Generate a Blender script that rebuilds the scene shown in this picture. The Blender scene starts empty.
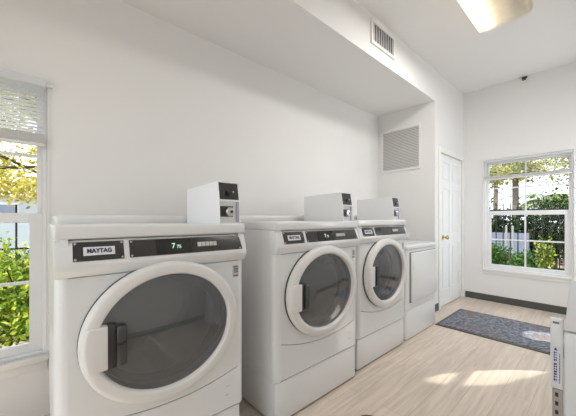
import bpy, bmesh, math, random
from mathutils import Vector, Matrix
PI = math.pi
S = bpy.context.scene
COL = S.collection

# ------------------------------------------------------------------ camera
cd = bpy.data.cameras.new('camera')
cam = bpy.data.objects.new('camera', cd); COL.objects.link(cam)
cd.sensor_width = 36; cd.sensor_fit = 'HORIZONTAL'
cd.lens = 283.546 / 576 * 36
cd.shift_y = 11.34 / 576
cd.clip_start = 0.02
cam.location = (0, 0, 1.2)
cam.rotation_euler = (PI / 2, 0, math.radians(48.172))
S.camera = cam

# ------------------------------------------------------------------ exposure
S.view_settings.view_transform = 'Standard'
S.view_settings.look = 'None'
S.view_settings.exposure = 0.0
S.view_settings.gamma = 1.0
S.view_settings.use_curve_mapping = False
S.cycles.use_denoising = True
S.cycles.max_bounces = 10
S.cycles.diffuse_bounces = 6
S.cycles.transparent_max_bounces = 16
S.cycles.sample_clamp_indirect = 6

# ------------------------------------------------------------------ world, sun
W = bpy.data.worlds.new('sky'); S.world = W; W.use_nodes = True
wn = W.node_tree.nodes; wl = W.node_tree.links
bg = wn['Background']
wtc = wn.new('ShaderNodeTexCoord'); wno = wn.new('ShaderNodeTexNoise'); wr = wn.new('ShaderNodeValToRGB')
wno.inputs['Scale'].default_value = 3.0; wno.inputs['Detail'].default_value = 5
wl.new(wtc.outputs['Generated'], wno.inputs['Vector']); wl.new(wno.outputs['Fac'], wr.inputs['Fac'])
wr.color_ramp.elements[0].position = 0.35; wr.color_ramp.elements[0].color = (0.72, 0.85, 1.0, 1)
wr.color_ramp.elements[1].position = 0.6; wr.color_ramp.elements[1].color = (1.0, 1.0, 0.98, 1)
wl.new(wr.outputs['Color'], bg.inputs['Color'])
bg.inputs['Strength'].default_value = 2.3

def lamp(name, kind, loc, direction, energy, color=(1, 1, 1), **kw):
    l = bpy.data.lights.new(name, kind); l.energy = energy; l.color = color
    o = bpy.data.objects.new(name, l); COL.objects.link(o)
    o.location = loc
    o.rotation_euler = Vector(direction).to_track_quat('-Z', 'Y').to_euler()
    for k, v in kw.items(): setattr(l, k, v)
    return o

lamp('sun', 'SUN', (0, -5, 12), (-0.12, 0.55, -0.83), 6.0, (1.0, 0.95, 0.86), angle=0.02)
# added fill lamps, behind the camera and outside the assumed side window
lamp('near_wall_fill', 'AREA', (-0.75, -1.42, 1.35), (0, 1, 0), 8, (0.80, 0.90, 1.0), shape='RECTANGLE', size=2.0, size_y=2.0)
lamp('side_window_fill', 'AREA', (0.96, 4.22, 1.475), (-1, 0, 0), 26, (0.90, 0.955, 1.0), shape='RECTANGLE', size=0.95, size_y=1.1)
# added spot lamps outside the side window, standing in for sun on the floor
o = lamp('added_streak_spot', 'SPOT', (2.16, 6.19, 2.90), (-2.70, -3.56, -2.90), 3000, (1.0, 0.94, 0.84), spot_size=math.radians(6.6), spot_blend=0.3, shadow_soft_size=0.01)
o.scale = (0.34, 1, 1)
lamp('added_glint_spot', 'SPOT', (1.98, 4.70, 2.80), (-2.34, -0.86, -2.80), 1500, (1.0, 0.97, 0.92), spot_size=math.radians(5.5), spot_blend=0.15, shadow_soft_size=0.01)  # second added spot, for the bright patch on the mat

# ------------------------------------------------------------------ materials
def mat(name, col, rough=0.5, metal=0.0, spec=0.5, noise=None, bump=None, coat=0.0, emit=None, estr=0.0):
    m = bpy.data.materials.new(name); m.use_nodes = True
    nt = m.node_tree; b = nt.nodes['Principled BSDF']
    b.inputs['Base Color'].default_value = (*col, 1); b.inputs['Roughness'].default_value = rough
    b.inputs['Metallic'].default_value = metal; b.inputs['Specular IOR Level'].default_value = spec
    b.inputs['Coat Weight'].default_value = coat
    if emit:
        b.inputs['Emission Color'].default_value = (*emit, 1); b.inputs['Emission Strength'].default_value = estr
    if noise or bump:
        tc = nt.nodes.new('ShaderNodeTexCoord'); n = nt.nodes.new('ShaderNodeTexNoise')
        nt.links.new(tc.outputs['Object'], n.inputs['Vector'])
        n.inputs['Scale'].default_value = (noise or bump)[0]; n.inputs['Detail'].default_value = 4
        if noise:
            mx = nt.nodes.new('ShaderNodeMix'); mx.data_type = 'RGBA'
            mx.inputs[6].default_value = (*col, 1); mx.inputs[7].default_value = (*noise[1], 1)
            nt.links.new(n.outputs['Fac'], mx.inputs[0]); nt.links.new(mx.outputs[2], b.inputs['Base Color'])
        if bump:
            n2 = nt.nodes.new('ShaderNodeTexNoise'); n2.inputs['Scale'].default_value = bump[0]
            nt.links.new(tc.outputs['Object'], n2.inputs['Vector'])
            bp = nt.nodes.new('ShaderNodeBump'); bp.inputs['Strength'].default_value = bump[1]; bp.inputs['Distance'].default_value = 0.002
            nt.links.new(n2.outputs['Fac'], bp.inputs['Height']); nt.links.new(bp.outputs['Normal'], b.inputs['Normal'])
    return m

M = {}
M['wall'] = mat('wall_paint', (0.79, 0.782, 0.772), 0.85, noise=(1.5, (0.78, 0.772, 0.762)), bump=(180, 0.12))
M['ceiling'] = mat('ceiling_paint', (0.79, 0.782, 0.772), 0.9, noise=(1.2, (0.78, 0.772, 0.762)), bump=(120, 0.15))
M['white'] = mat('white_enamel', (0.735, 0.743, 0.746), 0.28, noise=(2.0, (0.725, 0.732, 0.734)), coat=0.25)
M['ring'] = mat('cream_plastic', (0.71, 0.70, 0.685), 0.38, noise=(4, (0.69, 0.678, 0.662)))
M['vinyl'] = mat('white_vinyl', (0.82, 0.82, 0.83), 0.4, noise=(3, (0.80, 0.80, 0.81)))
M['door'] = mat('door_paint', (0.83, 0.84, 0.85), 0.45, noise=(2, (0.82, 0.83, 0.835)))
M['trimw'] = mat('trim_paint', (0.82, 0.81, 0.79), 0.5, noise=(3, (0.80, 0.79, 0.77)))
M['blackp'] = mat('black_panel', (0.028, 0.027, 0.025), 0.35, noise=(40, (0.04, 0.038, 0.034)))
M['smoke'] = mat('smoked_display', (0.016, 0.015, 0.014), 0.15, noise=(8, (0.02, 0.018, 0.017)))
M['steel'] = mat('brushed_steel', (0.62, 0.62, 0.62), 0.32, 1.0, noise=(60, (0.5, 0.5, 0.5)))
M['drum'] = mat('drum_steel', (0.50, 0.51, 0.52), 0.34, 1.0, noise=(20, (0.42, 0.43, 0.44)))
M['gasket'] = mat('grey_rubber', (0.07, 0.07, 0.072), 0.6, noise=(10, (0.05, 0.05, 0.05)))
M['dark'] = mat('shadow_gap', (0.03, 0.028, 0.025), 0.8, noise=(10, (0.02, 0.02, 0.02)))  # near-black stands in for shade in seams and toe gaps
M['badge'] = mat('badge_white', (0.72, 0.73, 0.76), 0.35, noise=(30, (0.68, 0.69, 0.73)))
M['navy'] = mat('navy_ink', (0.018, 0.022, 0.09), 0.4, noise=(30, (0.02, 0.025, 0.11)))
M['ink'] = mat('blue_ink', (0.04, 0.035, 0.20), 0.5, noise=(90, (0.10, 0.10, 0.32)))
M['greyink'] = mat('grey_ink', (0.10, 0.10, 0.10), 0.5, noise=(60, (0.2, 0.2, 0.2)))
M['paleink'] = mat('pale_grey_ink', (0.5, 0.49, 0.48), 0.5, noise=(60, (0.58, 0.57, 0.56)))
M['keys'] = mat('button_strip', (0.55, 0.55, 0.53), 0.4, noise=(60, (0.45, 0.45, 0.43)))
M['digits'] = mat('lit_digits', (0.5, 0.8, 0.65), 0.4, noise=(60, (0.5, 0.85, 0.7)), emit=(0.65, 1.0, 0.85), estr=0.40)
M['brass'] = mat('brass', (0.72, 0.52, 0.22), 0.25, 1.0, noise=(20, (0.66, 0.47, 0.2)))
M['cove'] = mat('cove_base_vinyl', (0.085, 0.085, 0.075), 0.55, noise=(8, (0.065, 0.065, 0.058)))
M['coin'] = mat('coin_box_paint', (0.87, 0.88, 0.90), 0.4, noise=(5, (0.86, 0.87, 0.89)))
M['lilac'] = mat('zinc_side', (0.52, 0.52, 0.62), 0.4, 0.3, noise=(20, (0.46, 0.46, 0.56)))
M['grille'] = mat('grille_paint', (0.76, 0.755, 0.74), 0.5, noise=(6, (0.73, 0.725, 0.71)))
M['grilleback'] = mat('grille_filter', (0.40, 0.39, 0.375), 0.9, noise=(30, (0.36, 0.35, 0.335)))
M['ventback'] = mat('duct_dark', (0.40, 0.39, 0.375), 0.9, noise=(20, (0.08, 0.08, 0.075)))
M['slat'] = mat('blind_slat', (0.86, 0.88, 0.90), 0.45, noise=(5, (0.84, 0.86, 0.88)))
_nt = M['slat'].node_tree; _t = _nt.nodes.new('ShaderNodeBsdfTranslucent'); _t.inputs[0].default_value = (0.98, 0.99, 1.0, 1)
_m = _nt.nodes.new('ShaderNodeMixShader'); _m.inputs[0].default_value = 0.6
_nt.links.new(_nt.nodes['Principled BSDF'].outputs[0], _m.inputs[1]); _nt.links.new(_t.outputs[0], _m.inputs[2]); _nt.links.new(_m.outputs[0], _nt.nodes['Material Output'].inputs['Surface'])
M['bronze'] = mat('bronze', (0.16, 0.12, 0.085), 0.45, 0.7, noise=(25, (0.10, 0.075, 0.05)))
M['drainface'] = mat('drain_plate', (0.42, 0.38, 0.34), 0.4, 0.6, noise=(40, (0.34, 0.3, 0.27)))
M['black'] = mat('black_metal', (0.012, 0.012, 0.012), 0.4, noise=(20, (0.02, 0.02, 0.02)))
M['strip'] = mat('galvanised_strip', (0.45, 0.43, 0.38), 0.45, 0.5, noise=(40, (0.36, 0.34, 0.3)))
M['bark'] = mat('bark', (0.16, 0.125, 0.105), 0.95, noise=(14, (0.26, 0.215, 0.19)), bump=(30, 0.8))
M['barkdark'] = mat('dark_bark', (0.05, 0.04, 0.03), 0.95, noise=(14, (0.09, 0.075, 0.06)))
M['house'] = mat('pale_siding', (0.50, 0.58, 0.64), 0.8, noise=(2, (0.46, 0.54, 0.60)))
M['housetrim'] = mat('house_trim', (0.78, 0.80, 0.82), 0.7, noise=(2, (0.74, 0.76, 0.78)))
M['roofing'] = mat('shingles', (0.50, 0.48, 0.46), 0.9, noise=(20, (0.58, 0.56, 0.54)))
M['bluewall'] = mat('painted_wall', (0.26, 0.29, 0.40), 0.8, noise=(3, (0.18, 0.21, 0.31)))
M['concrete'] = mat('concrete_post', (0.32, 0.34, 0.34), 0.8, noise=(12, (0.26, 0.28, 0.28)))

def leaf_mat(name, cols):
    m = bpy.data.materials.new(name); m.use_nodes = True; nt = m.node_tree; b = nt.nodes['Principled BSDF']
    g = nt.nodes.new('ShaderNodeNewGeometry'); r = nt.nodes.new('ShaderNodeValToRGB')
    nt.links.new(g.outputs['Random Per Island'], r.inputs['Fac'])
    els = r.color_ramp.elements
    while len(els) < len(cols): els.new(0.5)
    for i, c in enumerate(cols):
        els[i].position = i / (len(cols) - 1); els[i].color = (*c, 1)
    tr = nt.nodes.new('ShaderNodeBsdfTranslucent'); mx = nt.nodes.new('ShaderNodeMixShader'); mx.inputs[0].default_value = 0.3
    nt.links.new(r.outputs['Color'], b.inputs['Base Color']); nt.links.new(r.outputs['Color'], tr.inputs['Color'])
    b.inputs['Roughness'].default_value = 0.75; b.inputs['Specular IOR Level'].default_value = 0.15
    nt.links.new(b.outputs[0], mx.inputs[1]); nt.links.new(tr.outputs[0], mx.inputs[2])
    nt.links.new(mx.outputs[0], nt.nodes['Material Output'].inputs['Surface'])
    return m
M['leaf_shrub'] = leaf_mat('shrub_leaves', [(0.02, 0.07, 0.01), (0.20, 0.36, 0.03), (0.55, 0.62, 0.06), (0.06, 0.15, 0.02), (0.72, 0.74, 0.20)])
M['leaf_green'] = leaf_mat('green_leaves', [(0.015, 0.05, 0.012), (0.05, 0.14, 0.03), (0.14, 0.26, 0.05), (0.02, 0.07, 0.02)])
M['leaf_yellow'] = leaf_mat('yellow_leaves', [(0.40, 0.36, 0.04), (0.80, 0.68, 0.14), (0.24, 0.28, 0.03), (0.88, 0.78, 0.34), (0.60, 0.55, 0.09)])
M['leaf_mixed'] = leaf_mat('mixed_leaves', [(0.10, 0.16, 0.03), (0.55, 0.50, 0.10), (0.04, 0.09, 0.02), (0.75, 0.68, 0.30), (0.16, 0.22, 0.05), (0.40, 0.38, 0.08)])
M['leaf_dark'] = leaf_mat('dark_leaves', [(0.006, 0.018, 0.008), (0.015, 0.045, 0.015), (0.07, 0.13, 0.025), (0.008, 0.03, 0.018), (0.03, 0.07, 0.02)])
M['leaf_palm'] = leaf_mat('palm_leaves', [(0.04, 0.13, 0.03), (0.20, 0.34, 0.06), (0.42, 0.46, 0.10), (0.05, 0.16, 0.06), (0.55, 0.62, 0.30)])
M['leaf_litter'] = leaf_mat('litter_leaves', [(0.10, 0.08, 0.03), (0.35, 0.31, 0.12), (0.16, 0.18, 0.04), (0.45, 0.38, 0.20)])

def glass_mat(name, tint, gloss_ior, dark):
    m = bpy.data.materials.new(name); m.use_nodes = True; nt = m.node_tree
    for n in list(nt.nodes):
        if n.type != 'OUTPUT_MATERIAL': nt.nodes.remove(n)
    out = nt.nodes['Material Output']
    t = nt.nodes.new('ShaderNodeBsdfTransparent'); t.inputs[0].default_value = (*tint, 1)
    g = nt.nodes.new('ShaderNodeBsdfGlossy'); g.inputs['Roughness'].default_value = 0.02
    f = nt.nodes.new('ShaderNodeFresnel'); f.inputs['IOR'].default_value = gloss_ior
    mx = nt.nodes.new('ShaderNodeMixShader')
    nt.links.new(f.outputs[0], mx.inputs[0]); nt.links.new(g.outputs[0], mx.inputs[2])
    if dark:
        d = nt.nodes.new('ShaderNodeBsdfDiffuse'); d.inputs[0].default_value = (*dark, 1)
        m2 = nt.nodes.new('ShaderNodeMixShader'); m2.inputs[0].default_value = 0.45
        nt.links.new(t.outputs[0], m2.inputs[1]); nt.links.new(d.outputs[0], m2.inputs[2]); nt.links.new(m2.outputs[0], mx.inputs[1])
    else:
        nt.links.new(t.outputs[0], mx.inputs[1])
    nt.links.new(mx.outputs[0], out.inputs['Surface'])
    return m
M['glass'] = glass_mat('window_glass', (0.985, 0.99, 0.99), 1.15, None)
M['tint'] = glass_mat('tinted_door_glass', (0.66, 0.68, 0.70), 2.0, (0.17, 0.177, 0.185))
M['clear'] = glass_mat('smoked_clear_plastic', (0.40, 0.40, 0.42), 1.9, (0.06, 0.06, 0.06))

def floor_mat():
    m = bpy.data.materials.new('wood_look_planks'); m.use_nodes = True; nt = m.node_tree; b = nt.nodes['Principled BSDF']
    tc = nt.nodes.new('ShaderNodeTexCoord'); mp = nt.nodes.new('ShaderNodeMapping'); mp.inputs['Rotation'].default_value = (0, 0, PI / 2)
    nt.links.new(tc.outputs['Object'], mp.inputs['Vector'])
    br = nt.nodes.new('ShaderNodeTexBrick')
    br.inputs['Scale'].default_value = 1.0; br.inputs['Brick Width'].default_value = 1.22; br.inputs['Row Height'].default_value = 0.16
    br.inputs['Mortar Size'].default_value = 0.0012; br.inputs['Mortar Smooth'].default_value = 0.3; br.offset = 0.37
    br.inputs['Color1'].default_value = (0.68, 0.588, 0.505, 1); br.inputs['Color2'].default_value = (0.62, 0.535, 0.458, 1)
    br.inputs['Mortar'].default_value = (0.38, 0.31, 0.24, 1)
    nt.links.new(mp.outputs[0], br.inputs['Vector'])
    mp2 = nt.nodes.new('ShaderNodeMapping'); mp2.inputs['Scale'].default_value = (28, 1.6, 1)
    nt.links.new(tc.outputs['Object'], mp2.inputs['Vector'])
    n = nt.nodes.new('ShaderNodeTexNoise'); n.inputs['Scale'].default_value = 1.6; n.inputs['Detail'].default_value = 6; n.inputs['Distortion'].default_value = 0.6
    nt.links.new(mp2.outputs[0], n.inputs['Vector'])
    r = nt.nodes.new('ShaderNodeValToRGB'); r.color_ramp.elements[0].position = 0.3; r.color_ramp.elements[0].color = (0.80, 0.79, 0.77, 1)
    r.color_ramp.elements[1].position = 0.7; r.color_ramp.elements[1].color = (1.08, 1.07, 1.06, 1)
    nt.links.new(n.outputs['Fac'], r.inputs['Fac'])
    mx = nt.nodes.new('ShaderNodeMix'); mx.data_type = 'RGBA'; mx.blend_type = 'MULTIPLY'; mx.inputs[0].default_value = 1.0
    nt.links.new(br.outputs['Color'], mx.inputs[6]); nt.links.new(r.outputs['Color'], mx.inputs[7])
    nt.links.new(mx.outputs[2], b.inputs['Base Color'])
    b.inputs['Roughness'].default_value = 0.42
    return m
M['floor'] = floor_mat()

def mat_mat():
    m = bpy.data.materials.new('mat_pile'); m.use_nodes = True; nt = m.node_tree; b = nt.nodes['Principled BSDF']
    tc = nt.nodes.new('ShaderNodeTexCoord')
    n = nt.nodes.new('ShaderNodeTexNoise'); n.inputs['Scale'].default_value = 42; n.inputs['Detail'].default_value = 6
    n2 = nt.nodes.new('ShaderNodeTexNoise'); n2.inputs['Scale'].default_value = 3.2; n2.inputs['Detail'].default_value = 3
    nt.links.new(tc.outputs['Object'], n.inputs['Vector']); nt.links.new(tc.outputs['Object'], n2.inputs['Vector'])
    r = nt.nodes.new('ShaderNodeValToRGB'); e = r.color_ramp.elements
    e[0].position = 0.35; e[0].color = (0.065, 0.072, 0.09, 1); e[1].position = 0.66; e[1].color = (0.27, 0.29, 0.335, 1)
    nt.links.new(n.outputs['Fac'], r.inputs['Fac'])
    r2 = nt.nodes.new('ShaderNodeValToRGB'); r2.color_ramp.elements[0].position = 0.56; r2.color_ramp.elements[1].position = 0.68
    r2.color_ramp.elements[0].color = (0, 0, 0, 1); r2.color_ramp.elements[1].color = (0.75, 0.75, 0.75, 1)
    nt.links.new(n2.outputs['Fac'], r2.inputs['Fac'])
    mx = nt.nodes.new('ShaderNodeMix'); mx.data_type = 'RGBA'; mx.inputs[7].default_value = (0.20, 0.135, 0.11, 1)
    nt.links.new(r2.outputs['Color'], mx.inputs[0]); nt.links.new(r.outputs['Color'], mx.inputs[6])
    nt.links.new(mx.outputs[2], b.inputs['Base Color']); b.inputs['Roughness'].default_value = 0.9
    bp = nt.nodes.new('ShaderNodeBump'); bp.inputs['Strength'].default_value = 0.5; bp.inputs['Distance'].default_value = 0.004
    nt.links.new(n.outputs['Fac'], bp.inputs['Height']); nt.links.new(bp.outputs['Normal'], b.inputs['Normal'])
    return m
M['mat'] = mat_mat()

def ground_mat():
    m = bpy.data.materials.new('mulch_ground'); m.use_nodes = True; nt = m.node_tree; b = nt.nodes['Principled BSDF']
    tc = nt.nodes.new('ShaderNodeTexCoord'); n = nt.nodes.new('ShaderNodeTexNoise'); n.inputs['Scale'].default_value = 4; n.inputs['Detail'].default_value = 8
    nt.links.new(tc.outputs['Object'], n.inputs['Vector'])
    r = nt.nodes.new('ShaderNodeValToRGB'); e = r.color_ramp.elements
    e[0].position = 0.38; e[0].color = (0.07, 0.05, 0.035, 1); e[1].position = 0.62; e[1].color = (0.42, 0.34, 0.24, 1)
    nt.links.new(n.outputs['Fac'], r.inputs['Fac']); nt.links.new(r.outputs['Color'], b.inputs['Base Color']); b.inputs['Roughness'].default_value = 1.0
    return m
M['ground'] = ground_mat()

def lens_mat():
    m = bpy.data.materials.new('translucent_lens'); m.use_nodes = True; nt = m.node_tree; b = nt.nodes['Principled BSDF']
    tc = nt.nodes.new('ShaderNodeTexCoord'); n = nt.nodes.new('ShaderNodeTexNoise'); n.inputs['Scale'].default_value = 12; n.inputs['Detail'].default_value = 3
    nt.links.new(tc.outputs['Object'], n.inputs['Vector'])
    r = nt.nodes.new('ShaderNodeValToRGB'); e = r.color_ramp.elements
    e[0].position = 0.3; e[0].color = (0.74, 0.69, 0.60, 1); e[1].position = 0.7; e[1].color = (0.84, 0.80, 0.72, 1)
    nt.links.new(n.outputs['Fac'], r.inputs['Fac']); nt.links.new(r.outputs['Color'], b.inputs['Base Color']); b.inputs['Roughness'].default_value = 0.3
    t = nt.nodes.new('ShaderNodeBsdfTranslucent'); nt.links.new(r.outputs['Color'], t.inputs['Color'])
    mx = nt.nodes.new('ShaderNodeMixShader'); mx.inputs[0].default_value = 0.6
    nt.links.new(b.outputs[0], mx.inputs[1]); nt.links.new(t.outputs[0], mx.inputs[2]); nt.links.new(mx.outputs[0], nt.nodes['Material Output'].inputs['Surface'])
    return m
M['lens'] = lens_mat()
M['tube'] = mat('fluorescent_tube', (0.9, 0.9, 0.88), 0.4, noise=(5, (0.88, 0.88, 0.86)), emit=(1.0, 0.91, 0.78), estr=14.0)
M['deadtube'] = mat('unlit_tube', (0.8, 0.8, 0.78), 0.4, noise=(5, (0.78, 0.78, 0.76)))

# ------------------------------------------------------------------ mesh helpers
def tag(o, label=None, cat=None, group=None, kind=None):
    if label: o['label'] = label
    if cat: o['category'] = cat
    if group: o['group'] = group
    if kind: o['kind'] = kind
    return o
def empty(name, loc, rz=0):
    o = bpy.data.objects.new(name, None); COL.objects.link(o); o.empty_display_size = 0.1
    o.location = loc; o.rotation_euler = (0, 0, rz); return o
def obj(name, bm, m, parent=None, bevel=0, seg=2, smooth=35, fix=True):
    if fix: bmesh.ops.recalc_face_normals(bm, faces=bm.faces[:])
    if bevel:
        ed = [e for e in bm.edges if len(e.link_faces) == 2 and e.calc_face_angle(0) > math.radians(25)]
        bmesh.ops.bevel(bm, geom=ed, offset=bevel, segments=seg, profile=0.5, affect='EDGES', clamp_overlap=True)
    me = bpy.data.meshes.new(name); bm.to_mesh(me); bm.free()
    me.materials.append(m)
    if smooth:
        me.shade_smooth(); me.set_sharp_from_angle(angle=math.radians(smooth))
    o = bpy.data.objects.new(name, me); COL.objects.link(o)
    if parent: o.parent = parent
    return o
def add_box(bm, x0, x1, y0, y1, z0, z1):
    v = [bm.verts.new((x, y, z)) for x in (x0, x1) for y in (y0, y1) for z in (z0, z1)]
    for f in ((0, 1, 3, 2), (4, 6, 7, 5), (0, 4, 5, 1), (2, 3, 7, 6), (0, 2, 6, 4), (1, 5, 7, 3)):
        bm.faces.new([v[i] for i in f])
    return v
def boxes(*bs):
    bm = bmesh.new()
    for b in bs: add_box(bm, *b)
    return bm
def add_prism(bm, pts, vec):
    """pts: closed polygon (3-D), swept along vec."""
    vec = Vector(vec)
    a = [bm.verts.new(p) for p in pts]; b = [bm.verts.new(Vector(p) + vec) for p in pts]
    n = len(pts)
    bm.faces.new(a); bm.faces.new(b[::-1])
    for i in range(n):
        bm.faces.new((a[i], b[i], b[(i + 1) % n], a[(i + 1) % n]))
    return a + b
def add_tube(bm, pts, radii, n=8, cap=True):
    pts = [Vector(p) for p in pts]; rings = []
    if not hasattr(radii, '__len__'): radii = [radii] * len(pts)
    for i, p in enumerate(pts):
        d = (pts[min(i + 1, len(pts) - 1)] - pts[max(i - 1, 0)]).normalized()
        up = Vector((0, 0, 1)) if abs(d.z) < 0.9 else Vector((1, 0, 0))
        a = d.cross(up).normalized(); b = d.cross(a)
        rings.append([bm.verts.new(p + (a * math.cos(t) + b * math.sin(t)) * radii[i]) for t in [2 * PI * k / n for k in range(n)]])
    for r0, r1 in zip(rings, rings[1:]):
        for k in range(n): bm.faces.new((r0[k], r0[(k + 1) % n], r1[(k + 1) % n], r1[k]))
    if cap: bm.faces.new(rings[0]); bm.faces.new(rings[-1][::-1])
def add_loft(bm, rings, close_first=False, close_last=False):
    vs = [[bm.verts.new(p) for p in r] for r in rings]
    n = len(vs[0])
    for r0, r1 in zip(vs, vs[1:]):
        for k in range(n): bm.faces.new((r0[k], r0[(k + 1) % n], r1[(k + 1) % n], r1[k]))
    if close_first: bm.faces.new(vs[0])
    if close_last: bm.faces.new(vs[-1])
    return vs
def ellipse(cx, cz, a, b, y, n=72):
    return [(cx + a * math.cos(2 * PI * k / n), y, cz + b * math.sin(2 * PI * k / n)) for k in range(n)]
def lathe_y(bm, prof, cx=0, cz=0, n=24, caps=True):
    """prof: (radius, y) list, axis along y."""
    return add_loft(bm, [ellipse(cx, cz, r, r, y, n) for r, y in prof], caps, caps)
def lathe_z(bm, prof, cx=0, cy=0, n=24, caps=True):
    rings = [[(cx + r * math.cos(2 * PI * k / n), cy + r * math.sin(2 * PI * k / n), z) for k in range(n)] for r, z in prof]
    return add_loft(bm, rings, caps, caps)
def text_bm(s, size, mtx, thick=0.0006, bold=0.0, spacing=1.0):
    cu = bpy.data.curves.new('lettering', 'FONT'); cu.body = s; cu.size = size; cu.extrude = thick
    cu.offset = bold; cu.align_x = 'CENTER'; cu.align_y = 'CENTER'; cu.space_character = spacing; cu.resolution_u = 3
    o = bpy.data.objects.new('lettering', cu); COL.objects.link(o)
    dg = bpy.context.evaluated_depsgraph_get()
    me = bpy.data.meshes.new_from_object(o.evaluated_get(dg))
    bm = bmesh.new(); bm.from_mesh(me); bmesh.ops.transform(bm, matrix=mtx, verts=bm.verts[:])
    bpy.data.objects.remove(o); bpy.data.curves.remove(cu); bpy.data.meshes.remove(me)
    return bm
def structure(name, bm, m, **kw):
    o = obj(name, bm, m, **kw); o['kind'] = 'structure'; return o
def copy_tree(o, parent=None):
    c = o.copy(); COL.objects.link(c)
    if parent: c.parent = parent
    for ch in [x for x in COL.objects if x.parent == o]: copy_tree(ch, c)
    return c

# ------------------------------------------------------------------ room shell
XL, XR, YN, YF, ZC = -2.285, 0.78, -1.25, 4.985, 3.148
XS, YG, ZS = -1.473, 3.88, 2.745
T = 0.14
structure('floor', boxes((XL - T, XR + T, YN - T, YF + T, -0.08, 0)), M['floor'], smooth=0)
structure('ceiling', boxes((XL - T, XR + T, YN - T, YF + T, ZC, ZC + 0.12)), M['ceiling'], smooth=0)
# left wall with a window hole
w1 = (-0.83, 0.060, 0.375, 2.030)         # y0 y1 z0 z1
structure('wall_left', boxes((XL - T, XL, YN - T, w1[0], 0, ZC), (XL - T, XL, w1[1], YF + T, 0, ZC),
          (XL - T, XL, w1[0], w1[1], 0, w1[2]), (XL - T, XL, w1[0], w1[1], w1[3], ZC)), M['wall'], smooth=0)
# dropped soffit along the left wall
structure('wall_soffit', boxes((XL, XS, YN, YG, ZS, ZC)), M['wall'], smooth=0)
# jog with the interior door
d1 = (4.05, 4.93, 2.105)
structure('wall_jog', boxes((XL, XS, YG, d1[0], 0, ZC), (XL, XS, d1[1], YF, 0, ZC), (XL, XS, d1[0], d1[1], d1[2], ZC), (XL, XS - 0.09, d1[0], d1[1], 0, d1[2])), M['wall'], smooth=0)
# far wall with a window hole
w2 = (-1.202, -0.258, 0.470, 2.065)       # x0 x1 z0 z1
structure('wall_far', boxes((XL - T, w2[0], YF, YF + T, 0, ZC), (w2[1], XR + T, YF, YF + T, 0, ZC),
          (w2[0], w2[1], YF, YF + T, 0, w2[2]), (w2[0], w2[1], YF, YF + T, w2[3], ZC)), M['wall'], smooth=0)
# right wall with an assumed side window, near wall with an added opening for the fill lamp
w3 = (3.72, 4.72, 0.9, 2.05)
structure('wall_right', boxes((XR, XR + T, YN - T, w3[0], 0, ZC), (XR, XR + T, w3[1], YF + T, 0, ZC),
          (XR, XR + T, w3[0], w3[1], 0, w3[2]), (XR, XR + T, w3[0], w3[1], w3[3], ZC)), M['wall'], smooth=0)
w4 = (-1.80, 0.30, 0.30, 2.40)
structure('wall_near', boxes((XL - T, w4[0], YN - T, YN, 0, ZC), (w4[1], XR + T, YN - T, YN, 0, ZC), (w4[0], w4[1], YN - T, YN, 0, w4[2]), (w4[0], w4[1], YN - T, YN, w4[3], ZC)), M['wall'], smooth=0)

# baseboards (dark cove base)
def cove(name, x0, x1, y0, y1):
    return structure(name, boxes((x0, x1, y0, y1, 0.0, 0.095)), M['cove'], bevel=0.003, seg=1)
cove('baseboard_far', XS + 0.03, XR, YF - 0.008, YF)
cove('baseboard_jog', XS, XS + 0.010, YG - 0.005, 3.985)
cove('baseboard_right', XR - 0.008, XR, YN, YF - 0.01)

# ---- interior door
def build_door():
    slab = boxes((XS - 0.052, XS - 0.022, d1[0] + 0.003, d1[1] - 0.003, 0.008, d1[2] - 0.004))
    # stiles and rails standing proud of six sunk panels
    y0, y1, z1 = d1[0] + 0.003, d1[1] - 0.003, d1[2] - 0.004
    s = 0.115; mid = (y0 + y1) / 2
    xf0, xf1 = XS - 0.022, XS - 0.012
    for a, b in ((y0, y0 + s), (mid - s / 2, mid + s / 2), (y1 - s, y1)): add_box(slab, xf0, xf1, a, b, 0.008, z1)
    for a, b in ((0.008, 0.23), (0.85, 1.00), (1.62, 1.73), (z1 - 0.115, z1)): add_box(slab, xf0, xf1, y0 + s, mid - s / 2, a, b); add_box(slab, xf0, xf1, mid + s / 2, y1 - s, a, b)
    for za, zb in ((0.23, 0.85), (1.0, 1.62), (1.73, z1 - 0.115)):
        for ya, yb in ((y0 + s, mid - s / 2), (mid + s / 2, y1 - s)):
            add_box(slab, xf0, xf0 + 0.007, ya + 0.03, yb - 0.03, za + 0.03, zb - 0.03)
    dr = structure('door_1', slab, M['door'], bevel=0.003, seg=1)
    dr['label'] = 'white six panel interior door with brass knob'
    bm = bmesh.new(); x = XS - 0.012
    prof = [(0.032, 0), (0.032, 0.006), (0.012, 0.010), (0.011, 0.035), (0.022, 0.042), (0.030, 0.055), (0.028, 0.068), (0.015, 0.075)]
    rings = [[(x + h, 4.185 + r * math.cos(2 * PI * k / 24), 0.955 + r * math.sin(2 * PI * k / 24)) for k in range(24)] for r, h in prof]
    add_loft(bm, rings, True, True)
    k = obj('door_knob', bm, M['brass'], dr)
    for z in (0.25, 1.155, 1.88):
        bm = bmesh.new(); add_tube(bm, [(XS - 0.004, d1[1] - 0.002, z - 0.045), (XS - 0.004, d1[1] - 0.002, z + 0.045)], 0.008, 8)
        obj('hinge', bm, M['trimw'], dr)
    # casing
    c = 0.062
    bm = boxes((XS, XS + 0.016, d1[0] - c, d1[0] + 0.004, 0, d1[2] + c), (XS, XS + 0.016, d1[1] - 0.004, min(d1[1] + c, YF - 0.001), 0, d1[2] + c),
               (XS, XS + 0.016, d1[0] + 0.004, d1[1] - 0.004, d1[2] - 0.004, d1[2] + c))
    structure('trim_1', bm, M['trimw'], bevel=0.004, seg=1)
build_door()

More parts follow.
